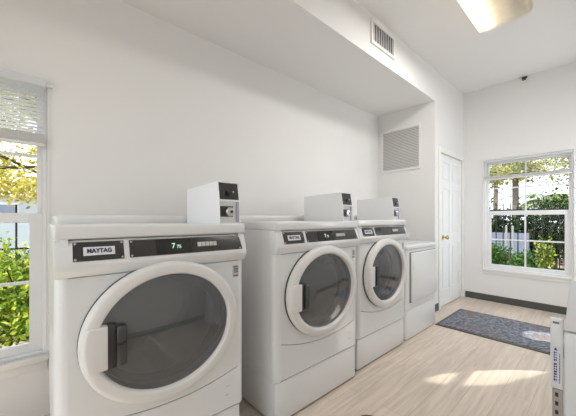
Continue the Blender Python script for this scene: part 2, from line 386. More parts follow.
# ---- windows (built in a local frame: u along the wall, d outwards, z up)
def window(name, P, width, z0, z1, rail0, rail1, parent_label):
    """P(u, d, z) maps the local window frame into the room."""
    def pb(*bs):
        bm = bmesh.new()
        for (u0, u1, e0, e1, a, b) in bs:
            add_box(bm, u0, u1, e0, e1, a, b)
        for v in bm.verts: v.co = P(*v.co)
        return bm
    f = 0.022
    root = structure(name, pb((0, f, 0.0, 0.11, z0, z1), (width - f, width, 0.0, 0.11, z0, z1), (f, width - f, 0.0, 0.11, z0, z0 + f), (f, width - f, 0.0, 0.11, z1 - f, z1)), M['vinyl'], bevel=0.004, seg=1)
    root['label'] = parent_label
    s = 0.026
    for nm, e, a, b in (('upper_sash', 0.062, rail0, z1 - f), ('lower_sash', 0.024, z0 + f, rail1)):
        ss = s if nm == 'upper_sash' else s + 0.034
        m0 = 0.009
        zm = (a + b) / 2
        sash = obj(nm, pb((f, f + ss, e, e + 0.034, a, b), (width - f - ss, width - f, e, e + 0.034, a, b),
                          (f + ss, width - f - ss, e, e + 0.034, a, a + (rail1 - rail0 if nm == 'upper_sash' else 0.05)),
                          (f + ss, width - f - ss, e, e + 0.034, b - (rail1 - rail0 if nm == 'lower_sash' else 0.035), b)),
                   M['vinyl'], root, bevel=0.003, seg=1)
        obj('muntin', pb((width / 2 - m0, width / 2 + m0, e + 0.008, e + 0.024, a + 0.04, b - 0.035), (f + ss, width - f - ss, e + 0.0085, e + 0.0235, zm - m0, zm + m0)), M['vinyl'], sash)
        obj('window_pane', pb((f + ss - 0.004, width - f - ss + 0.004, e + 0.014, e + 0.018, a + 0.03, b - 0.03)), M['glass'], sash, smooth=0)
    return root
window('window_1', lambda u, d, z: Vector((XL - 0.012 - d, w1[1] - u, z)), w1[1] - w1[0], w1[2], w1[3], 1.180, 1.238, 'white vinyl double hung window left of the washers')
window('window_2', lambda u, d, z: Vector((w2[1] - u, YF + 0.012 + d, z)), w2[1] - w2[0], w2[2], w2[3], 1.262, 1.322, 'white vinyl double hung window on the far wall')
window('window_assumed', lambda u, d, z: Vector((XR + 0.012 + d, w3[0] + u, z)), w3[1] - w3[0], w3[2], w3[3], 1.18, 1.23, 'assumed white vinyl window on the right wall')  # unseen window, assumed from the direction of the floor streak
window('window_added', lambda u, d, z: Vector((w4[0] + u, YN - 0.012 - d, z)), w4[1] - w4[0], w4[2], w4[3], 1.33, 1.38, 'wide white added window behind the camera, framing the fill lamp')  # made-up window, added around the near fill lamp
# stools and aprons
structure('trim_2', boxes((XL - 0.012, XL + 0.035, w1[0] - 0.04, w1[1] + 0.008, w1[2] - 0.028, w1[2] + 0.003), (XL, XL + 0.012, w1[0] - 0.02, w1[1], w1[2] - 0.085, w1[2] - 0.028)), M['trimw'], bevel=0.005)
structure('trim_3', boxes((w2[0] - 0.01, w2[1] + 0.02, YF - 0.022, YF + 0.012, w2[2] - 0.026, w2[2] + 0.003), (w2[0], w2[1], YF - 0.010, YF, w2[2] - 0.07, w2[2] - 0.026)), M['trimw'], bevel=0.004)
# thin face trim round each window
cz = 0.012
structure('trim_4', boxes((XL, XL + 0.006, w1[1], w1[1] + 0.010, w1[2], w1[3] + cz), (XL, XL + 0.006, w1[0] - cz, w1[0], w1[2], w1[3] + cz), (XL, XL + 0.006, w1[0], w1[1], w1[3], w1[3] + cz)), M['trimw'], smooth=0)
structure('trim_5', boxes((w2[0] - 0.016, w2[0], YF - 0.008, YF, w2[2], w2[3] + 0.016), (w2[1], w2[1] + 0.016, YF - 0.008, YF, w2[2], w2[3] + 0.016), (w2[0], w2[1], YF - 0.008, YF, w2[3], w2[3] + 0.016)), M['trimw'], bevel=0.003, seg=1)

# ------------------------------------------------------------------ blinds
def blind(P, width, ztop, zslat, zbot, tilt, label, pitch=0.021, hr=0.045):
    root = empty('window_blind', P(width / 2, 0, zbot))
    tag(root, label, 'blind')
    inv = Matrix.Translation(-root.location)
    def fin(nm, bm, m, **kw):
        for v in bm.verts: v.co = inv @ P(*v.co)
        return obj(nm, bm, m, root, **kw)
    fin('headrail', boxes((0, width, -0.020, 0.024, ztop - hr, ztop)), M['slat'], bevel=0.003, seg=1)
    bm = bmesh.new(); z = ztop - hr - 0.017; c, s = math.cos(tilt) * 0.0125, math.sin(tilt) * 0.0125
    while z > zslat:
        add_prism(bm, [(0.006, -c, z - s), (0.006, 0, z + 0.0018), (0.006, c, z + s), (0.006, c, z + s - 0.0012), (0.006, 0, z + 0.0006), (0.006, -c, z - s - 0.0012)], (width - 0.012, 0, 0))
        z -= pitch
    fin('slats', bm, M['slat'], smooth=0)
    bm = bmesh.new(); z = zbot + 0.02
    while z < zslat - 0.003:
        add_box(bm, 0.005, width - 0.005, -0.0125, 0.0125, z, z + 0.0022); z += 0.0036
    fin('stacked_slats', bm, M['grille'], smooth=0)
    fin('bottom_rail', boxes((0.004, width - 0.004, -0.013, 0.013, zbot, zbot + 0.018)), M['grille'], bevel=0.003, seg=1)
    if hr > 0.04: fin('end_bracket', boxes((-0.034, 0.0, -0.004, 0.0235, ztop - 0.034, ztop - 0.016)), M['vinyl'], bevel=0.003, seg=1)
    for u in (0.12, width - 0.12):
        bm = bmesh.new(); add_tube(bm, [(u, -0.014, zbot + 0.01), (u, -0.014, ztop - hr * 0.9)], 0.0009, 5)
        fin('lift_cord', bm, M['slat'])
    return root
blind(lambda u, d, z: Vector((XL + 0.024 - d, w1[1] - 0.008 - u, z)), w1[1] - w1[0] - 0.016, 2.040, 1.715, 1.640, math.radians(-22), 'white slatted blind gathered above the left window')
blind(lambda u, d, z: Vector((w2[1] - 0.01 - u, YF - 0.012 + d, z)), w2[1] - w2[0] - 0.02, 2.058, 1.83, 1.772, math.radians(9), 'white slatted blind half raised over the far window', hr=0.026)

# ------------------------------------------------------------------ washers
WW = 0.776; HW = WW / 2; ZD = 0.731
AO, BO = 0.323, 0.290                       # outer half axes of the door ring
def rounded_plan(hw, depth, r, n=6):
    """Plan outline with rounded front corners, starting at the front left flat."""
    pts = [(-hw + r - r * math.sin(t), r - r * math.cos(t)) for t in [PI / 2 * k / n for k in range(n + 1)]]
    right = [(-x, y) for x, y in pts[::-1]]
    return pts + [(-hw, depth), (hw, depth)] + right    # open at the front between last and first
def face_y(z):                              # slanted console face
    return 0.007 + (1.122 - z) / (1.122 - 1.034) * (-0.030)
def slanted(x0, x1, z0, z1, t0, t1, skew=0.0):
    """Thin slab lying on the console face: t0..t1 is the height above the face."""
    bm = bmesh.new()
    P = [(x0, z0), (x1 + skew, z0), (x1, z1), (x0, z1)]
    lo = [(x, face_y(z) - t0, z) for x, z in P]
    add_prism(bm, lo, (0, -(t1 - t0), -0.35 * (t1 - t0)))
    return bm
SL = math.atan2(0.030, 0.088)
def on_face(x, z, t):
    return Matrix.Translation((x, face_y(z) - t, z)) @ Matrix.Rotation(PI / 2 - SL, 4, 'X')

def make_washer(name, loc):
    root = empty(name, loc, PI / 2)
    # base
    obj('toe_shade_plinth', boxes((-HW + 0.02, HW - 0.02, 0.02, 0.72, 0, 0.014)), M['dark'], root, smooth=0)  # inset base coloured dark for the toe shadow
    obj('riser_base', boxes((-HW + 0.004, HW - 0.026, 0.004, 0.74, 0.012, 0.246)), M['white'], root, bevel=0.008)
    # cabinet shell
    r = 0.040
    plan = rounded_plan(HW, 0.74, r)
    bm = bmesh.new()
    lo = [bm.verts.new((x, y, 0.251)) for x, y in plan]; hi = [bm.verts.new((x, y, 1.128)) for x, y in plan]
    for i in range(len(plan) - 1): bm.faces.new((lo[i], lo[i + 1], hi[i + 1], hi[i]))
    bm.faces.new(lo); bm.faces.new(hi)
    obj('cabinet', bm, M['white'], root, fix=True)
    # dark backing seen through the seams
    bm = bmesh.new(); fx = HW - r
    n = 72
    # front panel: oval hole to a rectangle whose bottom edge is a sagging arc
    ztop = 0.988
    def zarc(x, off=0.0): return 0.404 + off + 0.054 * (x / fx) ** 2 - 0.010 * x / fx
    hole = ellipse(0, ZD, 0.268, 0.238, 0.0, n)
    outer = []
    for k in range(n):
        t = 2 * PI * k / n; cx, sx = math.cos(t), math.sin(t)
        cand = []
        if cx > 1e-9: cand.append(fx / cx)
        if cx < -1e-9: cand.append(-fx / cx)
        if sx > 1e-9: cand.append((ztop - ZD) / sx)
        if sx < -1e-9:
            lo_, hi_ = 0.0, 2.0
            for _ in range(40):
                md = (lo_ + hi_) / 2
                if ZD + md * sx > zarc(md * cx): lo_ = md
                else: hi_ = md
            cand.append(lo_)
        q = min(cand); outer.append([q * cx, 0.0, ZD + q * sx])
    for c in ((fx, ztop), (-fx, ztop), (-fx, zarc(-fx)), (fx, zarc(fx))):
        i = min(range(n), key=lambda i: (outer[i][0] - c[0]) ** 2 + (outer[i][2] - c[1]) ** 2)
        outer[i] = [c[0], 0.0, c[1]]
    inner2 = [(x, 0.03, z) for x, y, z in hole]
    back_out = [(x, 0.006, z) for x, y, z in outer]
    add_loft(bm, [back_out, outer, hole, inner2])
    obj('front_panel', bm, M['white'], root)
    # lower front panel
    bm = bmesh.new(); N = 24
    up = [(-fx + 2 * fx * k / N, zarc(-fx + 2 * fx * k / N, -0.0045)) for k in range(N + 1)]
    poly = [(-fx, 0.0, 0.254)] + [(x, 0.0, z) for x, z in up] + [(fx, 0.0, 0.254)]
    add_prism(bm, poly, (0, 0.02, 0))
    obj('lower_panel', bm, M['white'], root)
    bm = bmesh.new()
    poly2 = [(x, 0.010, z - 0.012) for x, z in up] + [(x, 0.010, z + 0.016) for x, z in up[::-1]]
    add_prism(bm, poly2, (0, 0.004, 0))
    obj('seam_shade_strip', bm, M['dark'], root)  # dark strip puts shade into the gap between the panels
    # console with a slanted, bellied face
    prof = [(0.06, 1.124), (0.007, 1.124), (face_y(1.06), 1.06), (face_y(1.04), 1.04), (-0.0205, 1.028), (-0.0165, 1.014), (-0.009, 1.001), (-0.001, 0.9895), (0.06, 0.9885)]
    bm = bmesh.new(); add_prism(bm, [(-HW - 0.001, y, z) for y, z in prof], (WW + 0.002, 0, 0))
    con = obj('console', bm, M['white'], root, bevel=0.006, seg=2, smooth=40)
    # badge plate
    pl = obj('logo_plate', slanted(-0.336, -0.174, 1.049, 1.117, 0, 0.003), M['blackp'], con, bevel=0.0008, seg=1)
    obj('badge', slanted(-0.305, -0.205, 1.068, 1.098, 0.003, 0.005), M['badge'], con, bevel=0.0006, seg=1)
    bm = text_bm('MAYTAG', 0.0195, on_face(-0.255, 1.0835, 0.0056) @ Matrix.Diagonal((1, 1.15, 1, 1)), 0.0004, 0.0007)
    obj('lettering', bm, M['navy'], con, smooth=0)
    for sx in (-0.329, -0.181):
        for sz in (1.055, 1.111):
            bm = bmesh.new(); lathe_y(bm, [(0.0042, 0), (0.0042, -0.001), (0.002, -0.0022)], n=10)
            bmesh.ops.transform(bm, matrix=Matrix.Translation((sx, face_y(sz) - 0.0028, sz)), verts=bm.verts[:])
            obj('plate_screw', bm, M['steel'], con)
    # display panel
    obj('display_panel', slanted(-0.155, 0.354, 1.050, 1.117, 0, 0.003, 0.010), M['blackp'], con, bevel=0.0008, seg=1)
    obj('display_window', slanted(-0.055, 0.098, 1.053, 1.114, 0.003, 0.0042), M['smoke'], con)
    bm = text_bm('7', 0.032, on_face(0.017, 1.084, 0.0048), 0.0003, 0.0004)
    b2 = text_bm('75', 0.021, on_face(0.041, 1.080, 0.0048), 0.0003, 0.0003)
    me = bpy.data.meshes.new('t'); b2.to_mesh(me); b2.free(); bm.from_mesh(me); bpy.data.meshes.remove(me)
    obj('display_digits', bm, M['digits'], con, smooth=0)
    for k in range(5):
        x0 = 0.127 + k * 0.0195
        obj('button', slanted(x0, x0 + 0.0175, 1.076, 1.095, 0.003, 0.006), M['keys'], con, bevel=0.0008, seg=1)
    for sx, sz in ((-0.147, 1.056), (-0.147, 1.110), (0.349, 1.056)):
        bm = bmesh.new(); lathe_y(bm, [(0.0042, 0), (0.0042, -0.001), (0.002, -0.0022)], n=10)
        bmesh.ops.transform(bm, matrix=Matrix.Translation((sx, face_y(sz) - 0.0028, sz)), verts=bm.verts[:])
        obj('plate_screw', bm, M['steel'], con)
    # top
    bm = boxes((-HW - 0.002, HW + 0.002, -0.004, 0.77, 1.127, 1.179))
    obj('top_lid', bm, M['white'], root, bevel=0.010, seg=3)
    bm = boxes((-HW + 0.012, HW - 0.012, 0.44, 0.77, 1.165, 1.222))
    obj('rear_top_cover', bm, M['white'], root, bevel=0.020, seg=4)
    # drum and gasket
    rings = [ellipse(0, ZD, 0.264, 0.234, 0.028), ellipse(0, ZD, 0.244, 0.216, 0.05), ellipse(0, ZD, 0.244, 0.216, 0.075)]
    bm = bmesh.new(); add_loft(bm, rings); obj('gasket', bm, M['gasket'], root)
    rings = [ellipse(0, ZD, 0.244, 0.216, 0.076), ellipse(0, ZD, 0.285, 0.262, 0.11), ellipse(0, ZD, 0.285, 0.262, 0.47), ellipse(0, ZD, 0.26, 0.238, 0.50), ellipse(0, ZD, 0.06, 0.055, 0.515)]
    bm = bmesh.new(); add_loft(bm, rings, False, True)
    dm = obj('drum', bm, M['drum'], root)
    for a in (40, 160, 280):
        a = math.radians(a); bm = bmesh.new()
        def q(rad, da, y): return (rad * 0.285 * math.cos(a + da), y, ZD + rad * 0.262 * math.sin(a + da))
        add_prism(bm, [q(0.99, -0.16, 0.13), q(0.72, -0.04, 0.13), q(0.72, 0.04, 0.13), q(0.99, 0.16, 0.13)], (0, 0.33, 0))
        obj('drum_lifter', bm, M['drum'], dm, bevel=0.008)
    # door ring
    prof = [(0.004, -0.008), (0.0, -0.016), (0.001, -0.031), (0.005, -0.040), (0.012, -0.046), (0.019, -0.0485), (0.032, -0.0505), (0.045, -0.0515), (0.0495, -0.050), (0.052, -0.045), (0.053, -0.030), (0.056, -0.024), (0.056, -0.012), (0.03, -0.006)]
    bm = bmesh.new(); rings = [ellipse(0, ZD, AO - d, BO - d, y) for d, y in prof]
    vs = add_loft(bm, rings)
    for k in range(72): bm.faces.new((vs[-1][k], vs[-1][(k + 1) % 72], vs[0][(k + 1) % 72], vs[0][k]))
    door = obj('door', bm, M['ring'], root, smooth=50)
    bm = bmesh.new(); rings = [ellipse(0, ZD, (AO - 0.053) * s, (BO - 0.053) * s, -0.028 - 0.012 * (1 - s * s)) for s in (1, 0.85, 0.65, 0.45, 0.25, 0.08)]
    add_loft(bm, rings, False, True)
    obj('door_glass', bm, M['tint'], door, smooth=60)
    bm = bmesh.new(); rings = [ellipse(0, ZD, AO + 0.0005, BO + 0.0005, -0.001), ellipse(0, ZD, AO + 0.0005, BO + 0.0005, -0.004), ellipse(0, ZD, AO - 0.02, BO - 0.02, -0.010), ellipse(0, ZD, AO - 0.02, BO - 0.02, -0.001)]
    add_loft(bm, rings); obj('door_gap_shade', bm, M['gasket'], door)  # dark ring painted as the gap shadow behind the door
    # hand hold on the left of the ring
    pts = []
    za, zb = -0.082, 0.076
    for k in range(13):
        z = zb + (za - zb) * k / 12
        pts.append((-(AO - 0.003) * math.sqrt(1 - (z / BO) ** 2), 0, ZD + z))
    pts += [(-0.236, 0, ZD + za), (-0.236, 0, ZD + zb)]
    bm = bmesh.new()
    f = [bm.verts.new((x + (0.016 if i < 13 else 0), -0.060, z)) for i, (x, y, z) in enumerate(pts)]
    g = [bm.verts.new((x + 0.002, -0.046, z)) for x, y, z in pts]; h = [bm.verts.new((x + 0.004, -0.018, z)) for x, y, z in pts]
    bm.faces.new(f); bm.faces.new(h)
    for A, B in ((f, g), (g, h)):
        for i in range(len(pts)): bm.faces.new((A[i], A[(i + 1) % len(pts)], B[(i + 1) % len(pts)], B[i]))
    obj('handle_cover', bm, M['ring'], door, bevel=0.0035, seg=2)
    obj('handle_recess', boxes((-0.236, -0.207, -0.050, -0.034, ZD - 0.085, ZD + 0.080)), M['blackp'], door, bevel=0.003)
    bm = boxes((-0.207, -0.172, -0.062, -0.036, ZD - 0.080, ZD + 0.070))
    obj('handle_grip', bm, M['clear'], door, bevel=0.007, seg=3)
    # label plate
    st = obj('data_label', boxes((0.318, 0.352, -0.0012, 0.0, 0.906, 0.966)), M['paleink'], root, smooth=0)
    bm = bmesh.new(); rg = random.Random(5)
    for i in range(4):
        x0 = 0.321 + 0.0035 * rg.random()
        add_box(bm, x0, x0 + 0.022 + 0.004 * rg.random(), -0.0018, -0.0012, 0.928 + i * 0.009, 0.934 + i * 0.009)
    add_box(bm, 0.321, 0.347, -0.0018, -0.0012, 0.909, 0.917)
    obj('label_print', bm, M['greyink'], st, smooth=0)
    obj('panel_print', boxes((0.278, 0.300, -0.0004, 0.0006, 0.361, 0.365)), M['paleink'], root, smooth=0)
    obj('panel_print', boxes((0.276, 0.296, -0.0004, 0.0006, 0.317, 0.324)), M['paleink'], root, smooth=0)
    return root

wa = make_washer('washing_machine', (-1.266, 0.436, 0))
wb = copy_tree(wa); wb.location = (-1.258, 1.434, 0); wb.scale = (1.045, 1, 1.006)
wc = copy_tree(wa); wc.location = (-1.290, 2.285, 0); wc.scale = (1.03, 1, 1.014)
wa.scale = (0.995, 1, 1); wa.rotation_euler.z = PI / 2 - math.radians(0.8)
for o in [o for c in wc.children for o in c.children if o.name.startswith('display_digits')]: bpy.data.objects.remove(o)   # its display is blank
G = 'front load washers in a row along the left wall'
tag(wa, 'white front load washer nearest the left window, largest in view', 'washing machine', G)
tag(wb, 'white front load washer in the middle of the row of three', 'washing machine', G)
tag(wc, 'white front load washer farthest along the row, next to the low dryer', 'washing machine', G)

# ------------------------------------------------------------------ coin boxes on the washers
def make_coin_box(loc):
    root = empty('coin_box', loc, PI / 2)
    H, D, w = 0.214, 0.405, 0.060
    prof = [(0.022, H), (D, H - 0.012), (D, 0), (0.0, 0), (0.006, 0.118)]
    # housing: two side cheeks, roof, back, floor so the front is a framed recess
    bm = bmesh.new()
    t = 0.004
    add_prism(bm, [(-w, y, z) for y, z in prof], (t, 0, 0)); add_prism(bm, [(w - t, y, z) for y, z in prof], (t, 0, 0))
    add_prism(bm, [(-w + t, 0.022, H), (-w + t, D, H - 0.012), (-w + t, D, H - 0.016), (-w + t, 0.022, H - 0.005)], (2 * w - 2 * t, 0, 0))
    add_box(bm, -w + t, w - t, D - t, D, 0, H - 0.016)
    add_box(bm, -w + t, w - t, 0.004, D - t, 0, 0.004)
    obj('housing', bm, M['coin'], root, smooth=0)
    # black upper plate, leaning back to the top
    bm = bmesh.new()
    add_prism(bm, [(-w + t, 0.024, H - 0.008), (-w + t, 0.0085, 0.122), (-w + t, 0.0145, 0.122), (-w + t, 0.030, H - 0.008)], (2 * w - 2 * t, 0, 0))
    up = obj('coin_plate', bm, M['blackp'], root)
    bm = bmesh.new(); lathe_y(bm, [(0.013, 0.012), (0.013, 0.005), (0.007, 0.003)], -0.004, 0.155, 16); obj('coin_slot_bezel', bm, M['black'], up)
    bm = bmesh.new(); lathe_y(bm, [(0.005, 0.014), (0.005, 0.002), (0.002, 0.001)], 0.018, 0.162, 12); obj('coin_button', bm, M['steel'], up)
    obj('cross_bar', boxes((-w + t, w - t, 0.004, 0.016, 0.112, 0.122)), M['coin'], root, bevel=0.001, seg=1)
    # recessed vault with a round lock
    obj('vault_door', boxes((-w + t, w - 0.018, 0.014, 0.022, 0.004, 0.112)), M['grille'], root, bevel=0.001, seg=1)
    obj('vault_recess', boxes((-w + t + 0.004, 0.022, 0.011, 0.014, 0.034, 0.088)), M['blackp'], root)
    bm = bmesh.new(); lathe_y(bm, [(0.024, 0.014), (0.024, -0.002), (0.021, -0.006), (0.012, -0.007)], 0.000, 0.060, 24); lk = obj('vault_lock', bm, M['steel'], root)
    bm = bmesh.new(); lathe_y(bm, [(0.008, -0.006), (0.008, -0.0085), (0.003, -0.0085)], 0.004, 0.060, 16); obj('lock_core', bm, M['black'], lk)
    obj('side_hasp', boxes((w - 0.018, w - t, 0.006, 0.020, 0.006, 0.110)), M['lilac'], root, bevel=0.002)
    return root
ca = make_coin_box((-1.282, 0.436 + 0.314, 1.1792))
cb = copy_tree(ca); cb.location = (-1.275, 1.745, 1.1862)
cc = copy_tree(ca); cc.location = (-1.305, 2.548, 1.1957)
G = 'coin boxes on top of the washers'
tag(ca, 'white coin box with round lock, on the nearest washer', 'coin box', G)
tag(cb, 'white coin box on top of the middle washer', 'coin box', G)
tag(cc, 'white coin box on top of the farthest washer, beside the grille wall', 'coin box', G)

# ------------------------------------------------------------------ low dryer by the door
def make_dryer():
    root = empty('dryer', (-1.300, 3.088, 0), PI / 2)
    w = 0.378
    obj('toe_shade_plinth', boxes((-w + 0.02, w - 0.02, 0.02, 0.70, 0, 0.012)), M['dark'], root, smooth=0)
    plan = rounded_plan(w, 0.74, 0.045)
    bm = bmesh.new(); add_prism(bm, [(x, y, 0.010) for x, y in plan], (0, 0, 0.278)); obj('toe_panel', bm, M['white'], root, bevel=0.004)
    bm = bmesh.new(); add_prism(bm, [(x, y + 0.002, 0.292) for x, y in plan], (0, 0, 0.600)); obj('cabinet', bm, M['white'], root)
    bm = bmesh.new(); add_prism(bm, [(x * 1.006, y - 0.003, 0.893) for x, y in plan], (0, 0, 0.046)); tp = obj('top_panel', bm, M['white'], root, bevel=0.012, seg=3)
    obj('lint_lid', boxes((-0.25, 0.10, 0.10, 0.20, 0.939, 0.944)), M['white'], tp, bevel=0.002)
    obj('lint_slot', boxes((-0.25, 0.09, 0.092, 0.099, 0.9385, 0.9405)), M['greyink'], tp)
    d = obj('door', boxes((-0.285, 0.335, -0.020, 0.002, 0.368, 0.862)), M['white'], root, bevel=0.010, seg=3)
    obj('door_seal', boxes((-0.291, 0.341, -0.004, 0.002, 0.362, 0.868)), M['greyink'], d)
    obj('door_handle', boxes((-0.262, -0.238, -0.0235, -0.018, 0.690, 0.810)), M['grille'], d, bevel=0.002)
    return root
tag(make_dryer(), 'low white dryer with square door between the last washer and the white door', 'dryer')

# wall outlet behind the dryer
t = empty('wall_outlet', (-1.835, YG, 0.965))
tag(t, 'small outlet with a grey plug on the wall above the low dryer', 'outlet')
obj('cover_plate', boxes((-0.036, 0.036, -0.006, 0, -0.057, 0.057)), M['vinyl'], t, bevel=0.002)
obj('plug', boxes((-0.016, 0.022, -0.045, -0.006, -0.028, 0.010)), M['grille'], t, bevel=0.005)

# ------------------------------------------------------------------ dryer at the right edge
def make_right_machine():
    root = empty('dryer', (-0.112, 2.015, 0), -PI / 2)    # faces the washers; local x runs toward the camera
    w = 0.395
    obj('toe_shade_plinth', boxes((-w + 0.02, w - 0.02, 0.02, 0.68, 0, 0.012)), M['dark'], root, smooth=0)
    obj('cabinet', boxes((-w, w, 0.0, 0.72, 0.010, 0.738)), M['white'], root, bevel=0.006)
    prof = [(0.10, 0.955), (0.028, 0.955), (0.020, 0.945), (0.012, 0.88), (0.006, 0.80), (0.002, 0.744), (0.72, 0.744), (0.72, 0.955)]
    bm = bmesh.new(); add_prism(bm, [(-w, y, z) for y, z in prof], (2 * w, 0, 0)); obj('console', bm, M['white'], root, bevel=0.005)
    d = obj('edge_panel', boxes((w - 0.030, w - 0.006, -0.042, -0.003, 0.492, 0.786)), M['white'], root, bevel=0.004)
    obj('panel_catch', boxes((w - 0.0065, w - 0.004, -0.034, -0.014, 0.764, 0.772)), M['greyink'], d)
    lb = obj('label_plate', boxes((w - 0.0062, w - 0.005, -0.038, -0.007, 0.510, 0.668)), M['badge'], d, smooth=0)
    # vertical printed line: a logo mark, a bold row and a fine row
    bm = bmesh.new(); x0, x1 = w - 0.005, w - 0.0042
    rg = random.Random(3); z = 0.652
    add_prism(bm, [(x0, -0.030, z), (x0, -0.020, z), (x0, -0.023, z + 0.011), (x0, -0.027, z + 0.011)], (x1 - x0, 0, 0))
    z -= 0.006
    while z > 0.525:
        h = 0.006 + 0.004 * rg.random()
        add_box(bm, x0, x1, -0.031, -0.028 + 0.004 * rg.random(), z - h, z)
        add_box(bm, x0, x1, -0.024, -0.021, z - h * (0.5 + 0.5 * rg.random()), z)
        add_box(bm, x0, x1, -0.029, -0.022, z - h * 0.5, z - h * 0.25)
        z -= h + 0.0025 + (0.005 if rg.random() < 0.2 else 0)
    z = 0.640
    while z > 0.520:
        h = 0.003 + 0.003 * rg.random(); add_box(bm, x0, x1, -0.0145, -0.0115, z - h, z); z -= h + 0.0022
    obj('label_print', bm, M['ink'], lb, smooth=0)
    # slotted strip under the door edge
    stp = obj('slotted_strip', boxes((w - 0.02, w - 0.006, -0.036, -0.003, 0.05, 0.490)), M['strip'], root, bevel=0.002, seg=1)
    for k in range(9):
        zc = 0.468 - k * 0.0235 * 1.55
        obj('strip_slot', boxes((w - 0.0065, w - 0.0052, -0.027, -0.017, zc - 0.0085, zc + 0.0085)), M['black'], stp)
    return root
rm = make_right_machine()
tag(rm, 'white machine at the right edge with a narrow blue printed label and slotted strip', 'dryer')

# ------------------------------------------------------------------ air vents
def louvre(name, label, P, u0, u1, z0, z1, frame, n, vertical, msl, mback, depth=0.014):
    root = empty(name, P((u0 + u1) / 2, 0, (z0 + z1) / 2)); tag(root, label, 'air vent')
    inv = Matrix.Translation(-root.location)
    def fin(nm, bm, m, **kw):
        for v in bm.verts: v.co = inv @ P(*v.co)
        return obj(nm, bm, m, root, **kw)
    fin('frame', boxes((u0, u0 + frame, -depth, 0, z0, z1), (u1 - frame, u1, -depth, 0, z0, z1), (u0 + frame, u1 - frame, -depth, 0, z0, z0 + frame), (u0 + frame, u1 - frame, -depth, 0, z1 - frame, z1)), M['trimw'], bevel=0.003, seg=1)
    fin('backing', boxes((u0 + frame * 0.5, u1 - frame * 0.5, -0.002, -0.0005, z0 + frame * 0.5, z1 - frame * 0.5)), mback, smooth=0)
    bm = bmesh.new()
    a, b = (u0 + frame, u1 - frame) if vertical else (z0 + frame, z1 - frame)
    for k in range(n):
        c = a + (b - a) * (k + 0.5) / n; hw = (b - a) / n * 0.36
        if vertical: add_prism(bm, [(c - hw, -depth * 0.9, z0 + frame), (c - hw + 0.002, -depth * 0.9, z0 + frame), (c + hw, -0.003, z0 + frame), (c + hw - 0.002, -0.003, z0 + frame)], (0, 0, z1 - z0 - 2 * frame))
        else: add_prism(bm, [(u0 + frame, -depth * 0.9, c - hw), (u0 + frame, -depth * 0.9, c - hw + 0.002), (u0 + frame, -0.003, c + hw), (u0 + frame, -0.003, c + hw - 0.002)], (u1 - u0 - 2 * frame, 0, 0))
    fin('slats', bm, msl, smooth=0)
    return root
louvre('return_grille', 'large grey louvred air grille on the wall above the low dryer', lambda u, d, z: Vector((-u, YG + d, z)), 1.645, 2.235, 1.885, 2.505, 0.032, 26, False, M['grille'], M['grilleback'])
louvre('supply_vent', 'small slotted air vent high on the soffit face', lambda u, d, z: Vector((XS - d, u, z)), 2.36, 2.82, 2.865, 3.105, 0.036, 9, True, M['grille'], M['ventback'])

# ------------------------------------------------------------------ ceiling light fixtures
def make_light(y0, y1, watts):
    root = empty('ceiling_light', (-0.64, (y0 + y1) / 2, ZC))
    L = (y1 - y0) / 2
    obj('housing', boxes((-0.218, 0.218, -L, L, -0.022, -0.0005)), M['trimw'], root, bevel=0.003, seg=1)
    def shell(x0, x1):
        # wrap-around lens: a shallow trough with rounded long sides
        n = 40; pts = []
        for k in range(n + 1):
            x = x0 + (x1 - x0) * k / n; q = abs(x) / 0.215
            pts.append((x, -0.024 - 0.064 * (1 - q ** 14) ** 0.5 if q < 1 else -0.024))
        bm = bmesh.new()
        top = [(x1, -0.0235), (x0, -0.0235)]
        add_prism(bm, [(x, -L + 0.004, z) for x, z in pts + top], (0, 2 * L - 0.008, 0))
        return bm
    obj('lens', shell(-0.215, 0.215), M['lens'], root, smooth=50)
    for x, m in ((-0.115, 'tube'), (0.095, 'deadtube')):
        bm = bmesh.new(); add_tube(bm, [(x, -L + 0.03, -0.052), (x, L - 0.03, -0.052)], 0.016, 10)
        obj('lamp_tube', bm, M[m], root)
    a = lamp('fixture_glow', 'AREA', (0, 0, -0.092), (0, 0, -1), watts, (1.0, 0.99, 0.975), shape='RECTANGLE', size=0.36, size_y=2 * L - 0.1)
    a.parent = root
    return root
la = make_light(2.11, 3.33, 27)
tag(la, 'surface mounted fluorescent ceiling light with yellowed right half', 'ceiling light')
lb_ = make_light(-0.62, 0.60, 4)  # unseen fixture added to fill the near end with light
tag(lb_, 'added unseen ceiling light filling the near end of the room', 'ceiling light')

# ------------------------------------------------------------------ floor things
bm = boxes((-1.290, 0.20, 3.400, 4.245, 0.0005, 0.008))
t = obj('door_mat', bm, M['cove'], bevel=0.003, seg=1)
tag(t, 'dark slate grey entrance mat on the plank floor below the far window', 'mat')
obj('pile', boxes((-1.255, 0.165, 3.435, 4.210, 0.0078, 0.0125)), M['mat'], t, bevel=0.002, seg=1)
t = empty('floor_drain', (-0.915, 1.462, 0)); tag(t, 'round bronze rimmed floor drain in front of the middle washer', 'floor drain')
bm = bmesh.new(); vs = lathe_z(bm, [(0.080, 0.0004), (0.080, 0.004), (0.076, 0.006), (0.066, 0.006), (0.064, 0.0004)], n=40, caps=False)
for k in range(40): bm.faces.new((vs[-1][k], vs[-1][(k + 1) % 40], vs[0][(k + 1) % 40], vs[0][k]))
obj('rim', bm, M['bronze'], t)
bm = bmesh.new(); lathe_z(bm, [(0.0645, 0.0004), (0.0645, 0.0045), (0.060, 0.005)], n=40); pl = obj('cover', bm, M['drainface'], t)
bm = bmesh.new(); lathe_z(bm, [(0.006, 0.004), (0.006, 0.0062), (0.003, 0.0062)], n=12); obj('cover_screw', bm, M['bronze'], pl)

